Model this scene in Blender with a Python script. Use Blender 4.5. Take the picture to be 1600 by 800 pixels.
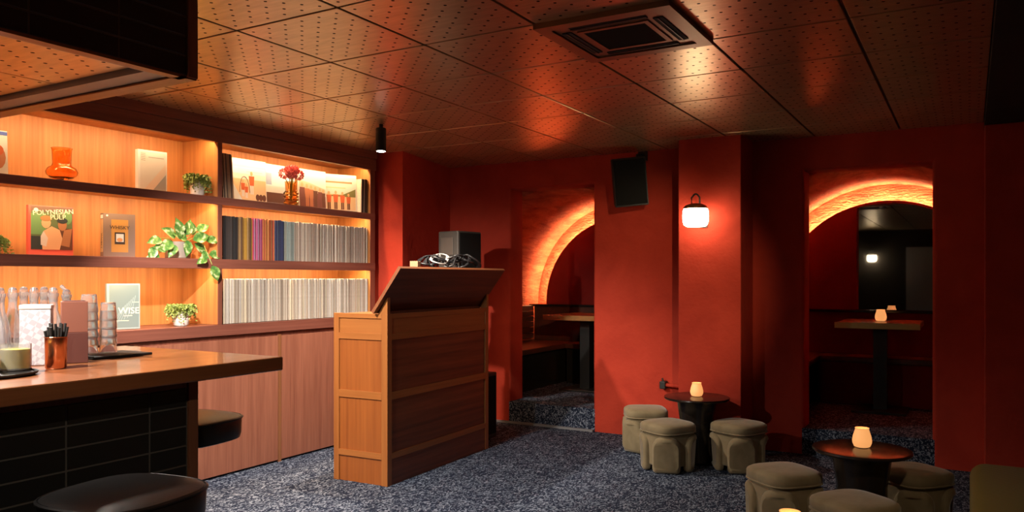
import bpy, bmesh, math, random
from mathutils import Vector, Matrix
random.seed(7)
PI = math.pi
SC = bpy.context.scene
COL = SC.collection
for o in list(bpy.data.objects): bpy.data.objects.remove(o)

# ---------------------------------------------------------------- camera, world, exposure
YAW = math.atan(715/1230)
cam_d = bpy.data.cameras.new('camera'); cam = bpy.data.objects.new('camera', cam_d); COL.objects.link(cam)
cam.location = (0, 0, 1.39); cam.rotation_euler = (PI/2, 0, YAW)
cam_d.sensor_width = 36; cam_d.lens = 36*1230/1600; cam_d.shift_y = 35/1600; cam_d.clip_start = .05
SC.camera = cam
w = bpy.data.worlds.new('world'); SC.world = w; w.use_nodes = True
w.node_tree.nodes['Background'].inputs[0].default_value = (.9, .55, .4, 1)
w.node_tree.nodes['Background'].inputs[1].default_value = .02
SC.view_settings.view_transform = 'Standard'; SC.view_settings.look = 'None'
SC.view_settings.exposure = .18; SC.view_settings.gamma = 1; SC.view_settings.use_curve_mapping = False
CEIL = 2.51; WY = 6.55; SX = -4.53; SB = -4.90
SHELF_LED_W = 6.6
SHELF_LED_C = (1, .66, .34)
SPOTS = [  # x, y, z of the lens, aim, watts, cone deg, blend, colour, label
    (-3.68, 4.445, 2.306, (-3.30, 4.95, 0), 190, 122, .75, (1, .84, .68), 'black cylinder spotlight above the record booth'),
    (-3.30, 2.30, 2.306, (-4.05, 4.35, .25), 400, 86, .6, (1, .88, .76), 'black cylinder spotlight by the tiled bulkhead end'),
    (.0, 1.9, 2.306, (-2.35, 6.3, 1.25), 290, 26, .7, (1, .70, .40), 'black cylinder spotlight between bar and olive banquette'),
    (.3, 2.6, 2.241, (-.75, 4.4, 0), 34, 46, 1, (1, .72, .46), 'added black cylinder spotlight over the olive banquette, fill for the poufs'),  # added fill lamp out of view, put in to light the nearer poufs
    (-3.85, 1.78, 1.99, (-3.1, 1.75, 1.0), 110, 130, .8, (1, .90, .80), 'black cylinder spotlight hanging under the bar bulkhead'),
    (-2.78, 1.05, 1.99, (-3.1, 1.7, 1.1), 130, 120, .8, (1, .90, .80), 'black cylinder spotlight over the bar worktop'),
    (-.3, -.1, 2.306, (-2.6, 1.5, .6), 45, 50, 1, (1, .82, .64), 'added black cylinder spotlight out of view, fill for the bar front'),  # added lamp above the camera, brightens the dark bar tiles and stools
]

# ---------------------------------------------------------------- materials
M = {}
def mat(name, col=(.5, .5, .5), rough=.5, metal=0, emit=None, es=0, trans=0, sheen=0, spec=.5, coat=0):
    m = bpy.data.materials.new(name); m.use_nodes = True
    b = m.node_tree.nodes['Principled BSDF']
    b.inputs['Base Color'].default_value = (*col, 1); b.inputs['Roughness'].default_value = rough
    b.inputs['Metallic'].default_value = metal; b.inputs['Specular IOR Level'].default_value = spec
    b.inputs['Transmission Weight'].default_value = trans
    b.inputs['Coat Weight'].default_value = coat
    if sheen: b.inputs['Sheen Weight'].default_value = sheen; b.inputs['Sheen Roughness'].default_value = .4
    if emit: b.inputs['Emission Color'].default_value = (*emit, 1); b.inputs['Emission Strength'].default_value = es
    M[name] = m
    return m
def N(m, t, **k):
    n = m.node_tree.nodes.new(t)
    for a, v in k.items(): setattr(n, a, v)
    return n
def L(m, a, b): m.node_tree.links.new(a, b)
def bsdf(m): return m.node_tree.nodes['Principled BSDF']
def coords(m, scale=(1, 1, 1)):
    t = N(m, 'ShaderNodeTexCoord'); mp = N(m, 'ShaderNodeMapping'); mp.inputs['Scale'].default_value = scale
    L(m, t.outputs['Object'], mp.inputs['Vector']); return mp.outputs[0]
def noise(m, vec, scale, detail=3, dist=0, rough=.55):
    n = N(m, 'ShaderNodeTexNoise'); n.inputs['Scale'].default_value = scale; n.inputs['Detail'].default_value = detail
    n.inputs['Distortion'].default_value = dist; n.inputs['Roughness'].default_value = rough
    L(m, vec, n.inputs['Vector']); return n.outputs['Fac']
def ramp(m, fac, stops):
    r = N(m, 'ShaderNodeValToRGB'); e = r.color_ramp.elements
    e[0].position, e[0].color = stops[0][0], (*stops[0][1], 1); e[1].position, e[1].color = stops[-1][0], (*stops[-1][1], 1)
    for p, c in stops[1:-1]: x = e.new(p); x.color = (*c, 1)
    L(m, fac, r.inputs[0]); return r.outputs[0]
def bump(m, fac, strength=.3, dist=.01):
    b = N(m, 'ShaderNodeBump'); b.inputs['Strength'].default_value = strength; b.inputs['Distance'].default_value = dist
    L(m, fac, b.inputs['Height']); L(m, b.outputs[0], bsdf(m).inputs['Normal'])
def wood(name, c1, c2, axis, rough=.45, fine=60, coat=0):
    m = mat(name, c1, rough, coat=coat); s = [1, 1, 1]; s['xyz'.index(axis)] = .035
    v = coords(m, s)
    a = noise(m, v, fine, 4); b = noise(m, v, fine*.22, 3)
    mx = N(m, 'ShaderNodeMath', operation='ADD'); L(m, a, mx.inputs[0]); L(m, b, mx.inputs[1])
    hf = N(m, 'ShaderNodeMath', operation='MULTIPLY'); hf.inputs[1].default_value = .5; L(m, mx.outputs[0], hf.inputs[0])
    L(m, ramp(m, hf.outputs[0], [(.32, c2), (.68, c1)]), bsdf(m).inputs['Base Color'])
    bump(m, a, .06, .002)
    return m
wood('shelf_back_wood', (.52, .225, .068), (.30, .10, .026), 'z', .5, 46)
wood('shelf_front_wood', (.24, .085, .058), (.13, .04, .027), 'y', .42)
wood('upright_wood', (.22, .075, .048), (.12, .036, .023), 'z', .42)
wood('post_wood', (.30, .125, .06), (.19, .07, .032), 'z', .4)
wood('divider_wood', (.30, .125, .055), (.2, .075, .03), 'z', .45)
wood('door_wood', (.36, .14, .085), (.22, .075, .045), 'z', .45, 80)
wood('bar_top_wood', (.36, .135, .05), (.20, .065, .025), 'y', .28, 50, .3)
wood('teak_v', (.35, .13, .032), (.24, .08, .018), 'z', .4, 55)
wood('teak_h', (.35, .13, .032), (.24, .08, .018), 'y', .4, 55)
wood('teak_x', (.35, .13, .032), (.24, .08, .018), 'x', .4, 55)
wood('teak_panel', (.30, .092, .019), (.20, .055, .011), 'z', .4, 55)
wood('lid_edge_wood', (.26, .09, .035), (.17, .055, .02), 'y', .45)
wood('teak_dark', (.24, .066, .022), (.06, .014, .006), 'y', .45, 34)
wood('bench_wood', (.10, .03, .016), (.05, .014, .008), 'y', .35)
wood('table_wood', (.24, .085, .035), (.14, .045, .02), 'x', .3)
def plaster(name, c1, c2, streak=(1, 1, 1), bs=.35, bd=.012, cs=2.2):
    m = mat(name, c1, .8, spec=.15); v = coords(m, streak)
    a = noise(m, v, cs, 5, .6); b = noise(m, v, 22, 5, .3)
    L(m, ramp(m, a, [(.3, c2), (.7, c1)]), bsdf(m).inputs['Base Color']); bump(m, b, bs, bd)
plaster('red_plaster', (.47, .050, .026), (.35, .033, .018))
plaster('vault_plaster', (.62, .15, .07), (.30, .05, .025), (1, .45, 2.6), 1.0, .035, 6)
plaster('dark_red_paint', (.20, .016, .012), (.16, .012, .010), bs=.1)
plaster('dark_paint', (.035, .028, .022), (.028, .022, .018), bs=.1)
m = mat('carpet', rough=.95, spec=.1)
v = coords(m, (1, .55, 1)); a = noise(m, v, 40, .6, 2.4); b = noise(m, v, 300, 2)
L(m, ramp(m, a, [(.45, (.010, .015, .032)), (.53, (.025, .035, .062)), (.59, (.14, .17, .23)), (.66, (.19, .22, .28))]), bsdf(m).inputs['Base Color'])
bump(m, b, .5, .004)
m = mat('ceiling_tile', (.17, .10, .055), .3, .75, spec=.6)
t = N(m, 'ShaderNodeTexCoord'); sep = N(m, 'ShaderNodeSeparateXYZ'); L(m, t.outputs['Object'], sep.inputs[0])
def holes(off):
    sq = []
    for ax in (0, 1):
        ad = N(m, 'ShaderNodeMath', operation='ADD'); ad.inputs[1].default_value = 10+off; L(m, sep.outputs[ax], ad.inputs[0])
        md = N(m, 'ShaderNodeMath', operation='MODULO'); md.inputs[1].default_value = .1; L(m, ad.outputs[0], md.inputs[0])
        sb = N(m, 'ShaderNodeMath', operation='SUBTRACT'); sb.inputs[1].default_value = .05; L(m, md.outputs[0], sb.inputs[0])
        p = N(m, 'ShaderNodeMath', operation='MULTIPLY'); L(m, sb.outputs[0], p.inputs[0]); L(m, sb.outputs[0], p.inputs[1]); sq.append(p)
    s_ = N(m, 'ShaderNodeMath', operation='ADD'); L(m, sq[0].outputs[0], s_.inputs[0]); L(m, sq[1].outputs[0], s_.inputs[1])
    lt = N(m, 'ShaderNodeMath', operation='LESS_THAN'); lt.inputs[1].default_value = .0072**2; L(m, s_.outputs[0], lt.inputs[0]); return lt.outputs[0]
mx = N(m, 'ShaderNodeMath', operation='MAXIMUM'); L(m, holes(.0), mx.inputs[0]); L(m, holes(.05), mx.inputs[1])
v = coords(m, (.2, 1.5, 1)); gr = ramp(m, noise(m, v, 30, 3), [(.3, (.55, .39, .22)), (.7, (.70, .50, .29))])
mc = N(m, 'ShaderNodeMix', data_type='RGBA'); L(m, mx.outputs[0], mc.inputs[0]); L(m, gr, mc.inputs[6]); mc.inputs[7].default_value = (.004, .003, .002, 1)
L(m, mc.outputs[2], bsdf(m).inputs['Base Color'])
rr = N(m, 'ShaderNodeMath', operation='MULTIPLY_ADD'); rr.inputs[1].default_value = .6; rr.inputs[2].default_value = .31; L(m, mx.outputs[0], rr.inputs[0]); L(m, rr.outputs[0], bsdf(m).inputs['Roughness'])
mat('plenum_black', (.012, .009, .007), .8)
m = mat('velvet', (.17, .13, .075), .85, sheen=.35, spec=.15)
L(m, ramp(m, noise(m, coords(m), 9, 4, .5), [(.3, (.18, .142, .08)), (.7, (.25, .20, .118))]), bsdf(m).inputs['Base Color'])
m = mat('olive_velvet', (.12, .095, .028), .85, sheen=.08, spec=.15)
wv = N(m, 'ShaderNodeTexWave'); wv.bands_direction = 'Y'; wv.inputs['Scale'].default_value = 14; L(m, coords(m), wv.inputs['Vector'])
L(m, ramp(m, wv.outputs['Fac'], [(.2, (.12, .10, .018)), (.8, (.16, .13, .025))]), bsdf(m).inputs['Base Color']); bump(m, wv.outputs['Fac'], .3, .004)
m = mat('black_tile', (.016, .016, .015), .3)
bump(m, noise(m, coords(m), 14, 2), .12, .004)
mat('grout', (.10, .09, .075), .9)
m = mat('black_leather', (.012, .011, .011), .36); bump(m, noise(m, coords(m), 160, 3), .12, .002)
mat('black_metal', (.012, .012, .012), .4, .3); mat('black_plastic', (.016, .016, .016), .55)
mat('grey_cabinet', (.035, .03, .026), .6); mat('black_wood', (.016, .012, .010), .22)
mat('speaker_mesh', (.008, .008, .008), .9, spec=.1)
mat('steel', (.5, .5, .5), .25, 1); mat('brass', (.55, .38, .16), .3, 1); mat('grey_metal', (.28, .28, .29), .45, .4)
mat('copper', (.62, .27, .15), .22, 1); mat('mirror', (.55, .55, .55), .02, 1)
mat('glass', (.96, .98, 1), .03, trans=.9); mat('amber_glass', (1, .60, .22), .03, trans=1)
mat('lemon_liquid', (.75, .62, .12), .1, trans=.3); mat('dark_fruit', (.02, .006, .006), .25)
mat('lamp_globe', (.9, .85, .75), .4, emit=(1, .80, .52), es=17)
mat('candle_shade', (.8, .5, .25), .4, emit=(1, .42, .13), es=.72)
mat('flame', (1, .8, .4), .5, emit=(1, .75, .35), es=12)
mat('led_warm', (1, .8, .5), .5, emit=(1, .50, .16), es=14)
mat('led_amber', (1, .7, .3), .5, emit=(1, .64, .30), es=95)
mat('led_white', (1, 1, 1), .5, emit=(1, .93, .85), es=25)
mat('white_print', (.58, .57, .55), .6); mat('cream_print', (.8, .7, .5), .6); mat('ceramic', (.62, .56, .5), .45)
mat('grey_pot', (.22, .185, .16), .6); mat('leaf_stem', (.22, .25, .04), .5)
mat('pink_petal', (.80, .20, .19), .6); mat('foliage', (.20, .26, .05), .55)
mat('white_ceramic', (.7, .68, .65), .4); mat('soil', (.03, .02, .012), .9)
m = mat('pothos_leaf', (.1, .25, .05), .4)
L(m, ramp(m, noise(m, coords(m, (1, 1, 1)), 26, 2), [(.45, (.05, .15, .028)), (.55, (.17, .29, .07)), (.63, (.55, .60, .36))]), bsdf(m).inputs['Base Color'])
m = mat('sleeve', rough=.7)
oi = N(m, 'ShaderNodeObjectInfo'); ns = noise(m, coords(m, (6, 1, .4)), 40, 3)
mm = N(m, 'ShaderNodeMix', data_type='RGBA', blend_type='MULTIPLY'); mm.inputs[0].default_value = 1
L(m, oi.outputs['Color'], mm.inputs[6]); L(m, ramp(m, ns, [(.3, (.62, .6, .58)), (.65, (1, 1, 1))]), mm.inputs[7]); L(m, mm.outputs[2], bsdf(m).inputs['Base Color'])
m = mat('lattice_card', (.5, .48, .5), .6)
ck = N(m, 'ShaderNodeTexChecker'); ck.inputs['Scale'].default_value = 55; mp = N(m, 'ShaderNodeMapping'); mp.inputs['Rotation'].default_value = (PI/4, PI/4, PI/4)
tc = N(m, 'ShaderNodeTexCoord'); L(m, tc.outputs['Object'], mp.inputs[0]); L(m, mp.outputs[0], ck.inputs[0])
ck.inputs[1].default_value = (.55, .53, .56, 1); ck.inputs[2].default_value = (.40, .38, .42, 1); L(m, ck.outputs[0], bsdf(m).inputs['Base Color'])
mat('menu_brown', (.24, .085, .055), .5); mat('menu_dark', (.11, .034, .026), .5)
def flat(name, c, r=.6): return M.get(name) or mat(name, c, r)

# ---------------------------------------------------------------- mesh helpers
def nb(): return bmesh.new()
def box(bm, x0, x1, y0, y1, z0, z1, bev=0, seg=2):
    r = bmesh.ops.create_cube(bm, size=1); vs = r['verts']
    for v in vs: v.co = Vector(((x0+x1)/2+v.co.x*(x1-x0), (y0+y1)/2+v.co.y*(y1-y0), (z0+z1)/2+v.co.z*(z1-z0)))
    if bev:
        es = list({e for v in vs for e in v.link_edges}); bmesh.ops.bevel(bm, geom=es, offset=bev, segments=seg, affect='EDGES', profile=.5)
    return bm
def B(*a, **k): return box(nb(), *a, **k)
def lathe(bm, prof, seg=24, c=(0, 0, 0), cap=True):
    rings = []
    for r, z in prof:
        rings.append([bm.verts.new((c[0]+r*math.cos(2*PI*i/seg), c[1]+r*math.sin(2*PI*i/seg), c[2]+z)) for i in range(seg)])
    for a, b in zip(rings, rings[1:]):
        for i in range(seg): bm.faces.new((a[i], a[(i+1) % seg], b[(i+1) % seg], b[i]))
    if cap: bm.faces.new(rings[0][::-1]); bm.faces.new(rings[-1])
    return bm
def tube(bm, pts, r, seg=8):
    pts = [Vector(p) for p in pts]; rings = []
    for i, p in enumerate(pts):
        d = (pts[min(i+1, len(pts)-1)]-pts[max(i-1, 0)]).normalized()
        u = d.cross(Vector((0, 0, 1)))
        if u.length < 1e-3: u = d.cross(Vector((1, 0, 0)))
        u.normalize(); v = d.cross(u)
        rings.append([bm.verts.new(p+u*r*math.cos(2*PI*k/seg)+v*r*math.sin(2*PI*k/seg)) for k in range(seg)])
    for a, b in zip(rings, rings[1:]):
        for i in range(seg): bm.faces.new((a[i], a[(i+1) % seg], b[(i+1) % seg], b[i]))
    bm.faces.new(rings[0][::-1]); bm.faces.new(rings[-1]); return bm
def poly(bm, pts, thick, axis=Vector((0, -1, 0))):
    vs = [bm.verts.new(p) for p in pts]; f = bm.faces.new(vs)
    r = bmesh.ops.extrude_face_region(bm, geom=[f])
    for v in r['geom']:
        if isinstance(v, bmesh.types.BMVert): v.co += axis*thick
    return bm
def rings_mesh(bm, rings, cap0=True, cap1=True):
    R = [[bm.verts.new(p) for p in r] for r in rings]; n = len(R[0])
    for a, b in zip(R, R[1:]):
        for i in range(n): bm.faces.new((a[i], a[(i+1) % n], b[(i+1) % n], b[i]))
    if cap0: bm.faces.new(R[0][::-1])
    if cap1: bm.faces.new(R[-1])
    return bm
def obj(name, bm, m, parent=None, smooth=False, world=True):
    bmesh.ops.recalc_face_normals(bm, faces=bm.faces)
    me = bpy.data.meshes.new(name)
    if parent is not None and world:
        bmesh.ops.translate(bm, verts=bm.verts, vec=-Vector(parent.get('org', (0, 0, 0))))
    bm.to_mesh(me); bm.free()
    me.materials.append(M[m] if isinstance(m, str) else m)
    if smooth:
        for p in me.polygons: p.use_smooth = True
        me.set_sharp_from_angle(angle=math.radians(40))
    o = bpy.data.objects.new(name, me); COL.objects.link(o)
    if parent is not None: o.parent = parent
    return o
def tag(o, label, cat=None, group=None, kind=None):
    o['label'] = label
    if cat: o['category'] = cat
    if group: o['group'] = group
    if kind: o['kind'] = kind
    return o
def thing(name, label, cat, loc=(0, 0, 0), rotz=0, group=None):
    o = bpy.data.objects.new(name, None); COL.objects.link(o); o.empty_display_size = .05
    o.location = loc; o.rotation_euler = (0, 0, rotz); o['org'] = tuple(float(a) for a in loc)
    return tag(o, label, cat, group)
def struct(name, bm, m, label, smooth=False):
    o = obj(name, bm, m, smooth=smooth); o['kind'] = 'structure'; o['label'] = label; return o
def P(name, bm, m, parent, smooth=False): return obj(name, bm, m, parent, smooth, world=False)   # local-coordinate part
def dup(root, loc, rotz=0, label=None):
    r = root.copy(); COL.objects.link(r); r.location = loc; r.rotation_euler = (0, 0, rotz)
    if label: r['label'] = label
    for ch in list(root.children):
        c = ch.copy(); COL.objects.link(c); c.parent = r
        for g in list(ch.children): d = g.copy(); COL.objects.link(d); d.parent = c
    return r
def share(name, me, parent, loc, rot=(0, 0, 0), scale=(1, 1, 1)):
    o = bpy.data.objects.new(name, me); COL.objects.link(o); o.parent = parent; o.location = loc; o.rotation_euler = rot; o.scale = scale; return o
def text(name, body, size, m, parent, mtx, align='CENTER', ext=.0006):
    cu = bpy.data.curves.new(name, 'FONT'); cu.body = body; cu.size = size; cu.align_x = align; cu.align_y = 'CENTER'; cu.extrude = ext
    o = bpy.data.objects.new(name, cu); COL.objects.link(o)
    bpy.context.view_layer.update(); me = bpy.data.meshes.new_from_object(o.evaluated_get(bpy.context.evaluated_depsgraph_get()))
    bpy.data.objects.remove(o); me.materials.clear(); me.materials.append(M[m])
    x = bpy.data.objects.new(name, me); COL.objects.link(x); x.parent = parent; x.matrix_local = mtx; return x
def area(parent, loc, rot, sx, sy, watts, col):
    l = bpy.data.lights.new('led_light', 'AREA'); l.shape = 'RECTANGLE'; l.size = sx; l.size_y = sy; l.energy = watts; l.color = col
    o = bpy.data.objects.new('led_light', l); COL.objects.link(o); o.parent = parent
    o.location = Vector(loc)-Vector(parent.get('org', (0, 0, 0))); o.rotation_euler = rot; return o

# ---------------------------------------------------------------- structure
struct('floor', B(-5.1, 2.7, -3.4, WY+.02, -.12, 0), 'carpet', 'dark blue patterned carpet floor of the lounge')
struct('wall_left', B(-5.1, -4.925, -3.4, 5.47, 0, 2.6), 'red_plaster', 'red wall behind the shelving')
struct('wall_right', B(2.6, 2.75, -3.4, WY, 0, 2.6), 'red_plaster', 'red side wall beyond the banquette')
struct('wall_front', B(-5.1, 2.7, -3.5, -3.35, 0, 2.6), 'dark_paint', 'dark painted wall opposite the arches')
d1 = struct('door_1', B(-1.25, -.45, -3.35, -3.31, 0, 2.1), flat('pale_door', (.30, .34, .34)), 'pale grey door in the dark wall')
obj('door_handle', lathe(nb(), [(.02, 0), (.02, .1)], 10, (-.55, -3.27, 1)), 'steel', d1)
OP = [(-3.829, -2.955, 2.245), (-1.135, -.236, 2.25)]
def wall_with_openings():
    xs = [-5.1, OP[0][0], OP[0][1], OP[1][0], OP[1][1], 2.7]; zs = [0, 2.247, 2.6]
    bm = nb(); V = {}
    for i, x in enumerate(xs):
        for j, z in enumerate(zs): V[i, j] = bm.verts.new((x, WY, z))
    for i in range(5):
        for j in range(2):
            if j == 0 and i in (1, 3): continue
            bm.faces.new((V[i, j], V[i+1, j], V[i+1, j+1], V[i, j+1]))
    r = bmesh.ops.extrude_face_region(bm, geom=list(bm.faces))
    for g in r['geom']:
        if isinstance(g, bmesh.types.BMVert): g.co.y += .24
    bm.edges.ensure_lookup_table(); sel = []
    for e in bm.edges:
        a, b = e.verts[0].co, e.verts[1].co
        if abs(a.y-WY) < 1e-5 and abs(b.y-WY) < 1e-5:
            vert = abs(a.x-b.x) < 1e-5 and abs(a.x) < 4 and min(a.z, b.z) < .1
            head = abs(a.z-2.247) < 1e-5 and abs(b.z-2.247) < 1e-5 and any(abs((a.x+b.x)/2-(o[0]+o[1])/2) < .1 for o in OP)
            if vert or head: sel.append(e)
    bmesh.ops.bevel(bm, geom=sel, offset=.03, segments=4, affect='EDGES', profile=.5)
    return bm
struct('wall_back', wall_with_openings(), 'red_plaster', 'red plaster wall with two tall openings to the vaulted booths', True)
struct('wall_pilaster', B(-2.03, -1.53, 6.16, WY, 0, CEIL, .006), 'red_plaster', 'red pilaster carrying the wall lamp')
struct('wall_pilaster_end', B(.09, .75, 6.28, WY, 0, 2.44, .006), 'red_plaster', 'red pilaster beside the right hand opening')
bm = nb(); poly(bm, [(-4.925, 5.475, 0), (-4.29, 5.475, 0), (-4.53, WY, 0), (-4.925, WY, 0)], 2.6, Vector((0, 0, 1)))
struct('wall_chimney', bm, 'red_plaster', 'red chimney breast at the end of the shelves')
struct('trim_1', B(.09, .75, 1.2, WY, 2.44, 2.6), 'dark_paint', 'dark dropped beam over the banquette')
# alcoves
VC = [(-3.40, 1.10), (-.69, 1.14)]; RV = 1.17; YB = 8.5; FL = .205
struct('floor', B(-5.1, 1.0, WY+.005, 8.7, -.1, FL, .006), 'carpet', 'raised carpeted floor of the vaulted booths')
for k, (cx, cz) in enumerate(VC):
    inner = [(cx-RV, FL)] + [(cx-RV*math.cos(PI*i/40), cz+RV*math.sin(PI*i/40)) for i in range(41)] + [(cx+RV, FL)]
    t = .12
    outer = [(cx-RV-t, FL)] + [(cx-(RV+t)*math.cos(PI*i/40), cz+(RV+t)*math.sin(PI*i/40)) for i in range(41)] + [(cx+RV+t, FL)]
    bm = nb()
    rr_ = [[bm.verts.new((x, y, z)) for x, z in pr] for pr, y in ((inner, 6.79), (inner, YB), (outer, YB), (outer, 6.79))]
    for a, b in zip(rr_, rr_[1:]+rr_[:1]):
        for i in range(len(a)-1): bm.faces.new((a[i], a[i+1], b[i+1], b[i]))
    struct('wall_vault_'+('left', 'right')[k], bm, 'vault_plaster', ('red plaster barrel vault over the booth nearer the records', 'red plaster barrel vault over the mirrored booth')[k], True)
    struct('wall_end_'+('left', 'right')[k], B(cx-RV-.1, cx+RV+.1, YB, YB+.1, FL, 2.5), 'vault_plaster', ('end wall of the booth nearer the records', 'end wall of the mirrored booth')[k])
    # arched panel with concealed strip
    RP = (.985, 1.0)[k]
    pan = thing('arched_panel', ('dark red arched back panel with glowing rim in the booth nearer the records', 'dark red arched back panel with glowing rim around the mirror')[k], 'wall panel', (cx, 8.36, FL))
    pts = [(cx-RP, 8.39, FL)] + [(cx-RP*math.cos(PI*i/40), 8.39, cz+RP*math.sin(PI*i/40)) for i in range(41)] + [(cx+RP, 8.39, FL)]
    obj('panel', poly(nb(), pts, .03), 'dark_red_paint', pan)
    obj('backing', poly(nb(), [(cx+(x-cx)*.96, 8.499, cz+(z-cz)*.96) for x, y, z in pts], .109), 'dark_red_paint', pan)
    bm = nb(); st = []
    for i in range(41):
        a = PI*i/40; ca, sa = -math.cos(a), math.sin(a)
        st.append([(cx+r*ca, y, cz+r*sa) for r, y in ((RP-.038, 8.42), (RP-.018, 8.42), (RP-.018, 8.46), (RP-.038, 8.46))])
    obj('light_strip', rings_mesh(bm, st), 'led_amber', pan)
    # bench along the left side and back
    be = thing('built_in_bench', ('dark slatted corner bench in the booth nearer the records', 'dark corner bench below the mirror')[k], 'bench', (cx-RV, 7.6, FL))
    xb = cx-RV+.004
    obj('seat', B(xb, cx-.55, 6.82, 8.355, .60, .655, .008), 'bench_wood', be)
    obj('plinth', B(xb, cx-.62, 6.84, 8.355, FL, .60), 'black_wood', be)
    obj('back_seat', B(cx-.55, cx+RV-.004, 7.98, 8.355, .60, .655, .008), 'bench_wood', be)
    obj('back_plinth', B(cx-.55, cx+RV-.004, 8.03, 8.355, FL, .60), 'black_wood' if k == 0 else 'dark_red_paint', be)
    for j in range(6):
        z0 = .68+j*.066
        obj('slat', B(xb, xb+.05, 6.82, 8.285, z0, z0+.06, .004), 'bench_wood', be)
    obj('backrest', B(cx-RV+.06, cx+RV-.004, 8.29, 8.352, .655, 1.06, .004), 'bench_wood' if k == 0 else 'dark_red_paint', be)
    obj('top_rail', B(cx-RV+.004, cx+RV-.004, 8.265, 8.355, 1.06, 1.085, .004), 'black_wood', be)
cx, cz = VC[1]
def arch_z(x, r): return cz+math.sqrt(max(0, r*r-(x-cx)**2))
xs_ = [-.955+i*(.955+.10)/24 for i in range(25)]
tag(obj('wall_mirror', poly(nb(), [(-.955, 8.358, 1.088), (.10, 8.358, 1.088)]+[(x, 8.358, arch_z(x, .975)) for x in reversed(xs_)], .008), 'mirror'),
    'large arched mirror above the booth bench, edge cut vertical', 'mirror')
def booth_table(loc, label):
    t = thing('booth_table', label, 'table', loc)
    P('table_top', B(-.33, .33, -.36, .36, .755, .80, .006), 'table_wood', t)
    P('edge_trim', B(-.335, .335, -.37, -.36, .752, .803), 'brass', t)
    P('column', B(-.055, .055, -.055, .055, .02, .755), 'black_metal', t)
    P('base', B(-.22, .22, -.22, .22, 0, .02, .004), 'black_metal', t)
    return t
booth_table((-.69, 7.76, FL), 'square wooden pedestal table in front of the mirror')
booth_table((-3.53, 7.66, FL), 'square wooden pedestal table beside the slatted bench')
struct('baseboard_back', B(-4.5, -2.95, WY-.03, WY, 0, .018), 'grey_metal', 'low metal strip along the foot of the red wall')

# ---------------------------------------------------------------- ceiling
ceil = struct('ceiling', B(-5.1, 2.75, -3.4, WY+.3, CEIL+.02, CEIL+.12), 'plenum_black', 'dark ceiling of square perforated panels')
me_t = None; cass = None
full = bmesh.new(); box(full, -.2925, .2925, -.2925, .2925, -.012, 0, .0015, 1)
BX1, BY1 = -2.60, 2.033
for i in range(-4, 8):
    for j in range(-11, 7):
        cx_, cy_ = -2.25+.6*i+.3, 3.04+.6*j+.3
        x0, x1, y0, y1 = -.2925, .2925, -.2925, .2925
        x0 = max(x0, SX+.002-cx_); y1 = min(y1, WY-.003-cy_); y0 = max(y0, -3.35-cy_); x1 = min(x1, 2.59-cx_)
        if cx_ < BX1 and cy_ < BY1: continue
        if .09 < cx_ < .75 and cy_ > 1.2: continue
        if cx_ < .09 < cx_+.3 and cy_ > 1.2: x1 = .085-cx_
        if cx_ > .75 > cx_-.3 and cy_ > 1.2: x0 = .755-cx_
        if cx_+.3 > BX1 > cx_ and cy_ < BY1 and False: pass
        if abs(cx_+1.35) < .05 and abs(cy_-3.34) < .05: continue
        if x1-x0 < .02 or y1-y0 < .02: continue
        if (x0, x1, y0, y1) == (-.2925, .2925, -.2925, .2925):
            if me_t is None:
                o = obj('ceiling_panel', full, 'ceiling_tile', ceil); me_t = o.data; o.location = (cx_, cy_, CEIL+.006)
            else: share('ceiling_panel', me_t, ceil, (cx_, cy_, CEIL+.006))
        else:
            o = obj('ceiling_panel', B(x0, x1, y0, y1, -.012, 0, bev=.0015, seg=1), 'ceiling_tile', ceil); o.location = (cx_, cy_, CEIL+.006)
# ceiling grid runners (recessed)
for i in range(-3, 8): obj('grid_runner', B(-2.25+.6*i-.012, -2.25+.6*i+.012, -3.3, WY-.01, CEIL+.007, CEIL+.019), 'black_metal', ceil)
# air cassette
ac = thing('air_conditioner', 'square brown ceiling cassette air conditioner with four slots', 'air conditioner', (-1.345, 3.34, CEIL-.03))
def ring(bm, h, w, z0, z1):
    for a in ((-h, h, -h, -h+w), (-h, h, h-w, h), (-h, -h+w, -h+w, h-w), (h-w, h, -h+w, h-w)): box(bm, *a, z0, z1)
    return bm
cb = mat('cassette_brown', (.28, .17, .10), .4, .7)
P('frame', ring(nb(), .31, .06, 0, .03), cb, ac)
P('plate', B(-.252, .252, -.252, .252, .008, .03), cb, ac)
for sx, sy in ((1, 0), (-1, 0), (0, 1), (0, -1)):
    hx, hy = (.022, .175) if sx else (.175, .022)
    lv = P('louvre', B(.213*sx-hx, .213*sx+hx, .213*sy-hy, .213*sy+hy, .004, .009), 'plenum_black', ac)
    P('blade', B(.213*sx-(.003 if sx else hx), .213*sx+(.003 if sx else hx), .213*sy-(.003 if sy else hy), .213*sy+(.003 if sy else hy), .001, .004), 'black_metal', lv)
P('grille_frame', ring(nb(), .165, .022, .002, .01), cb, ac)
P('grille', B(-.143, .143, -.143, .143, .005, .01), 'speaker_mesh', ac)

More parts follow.
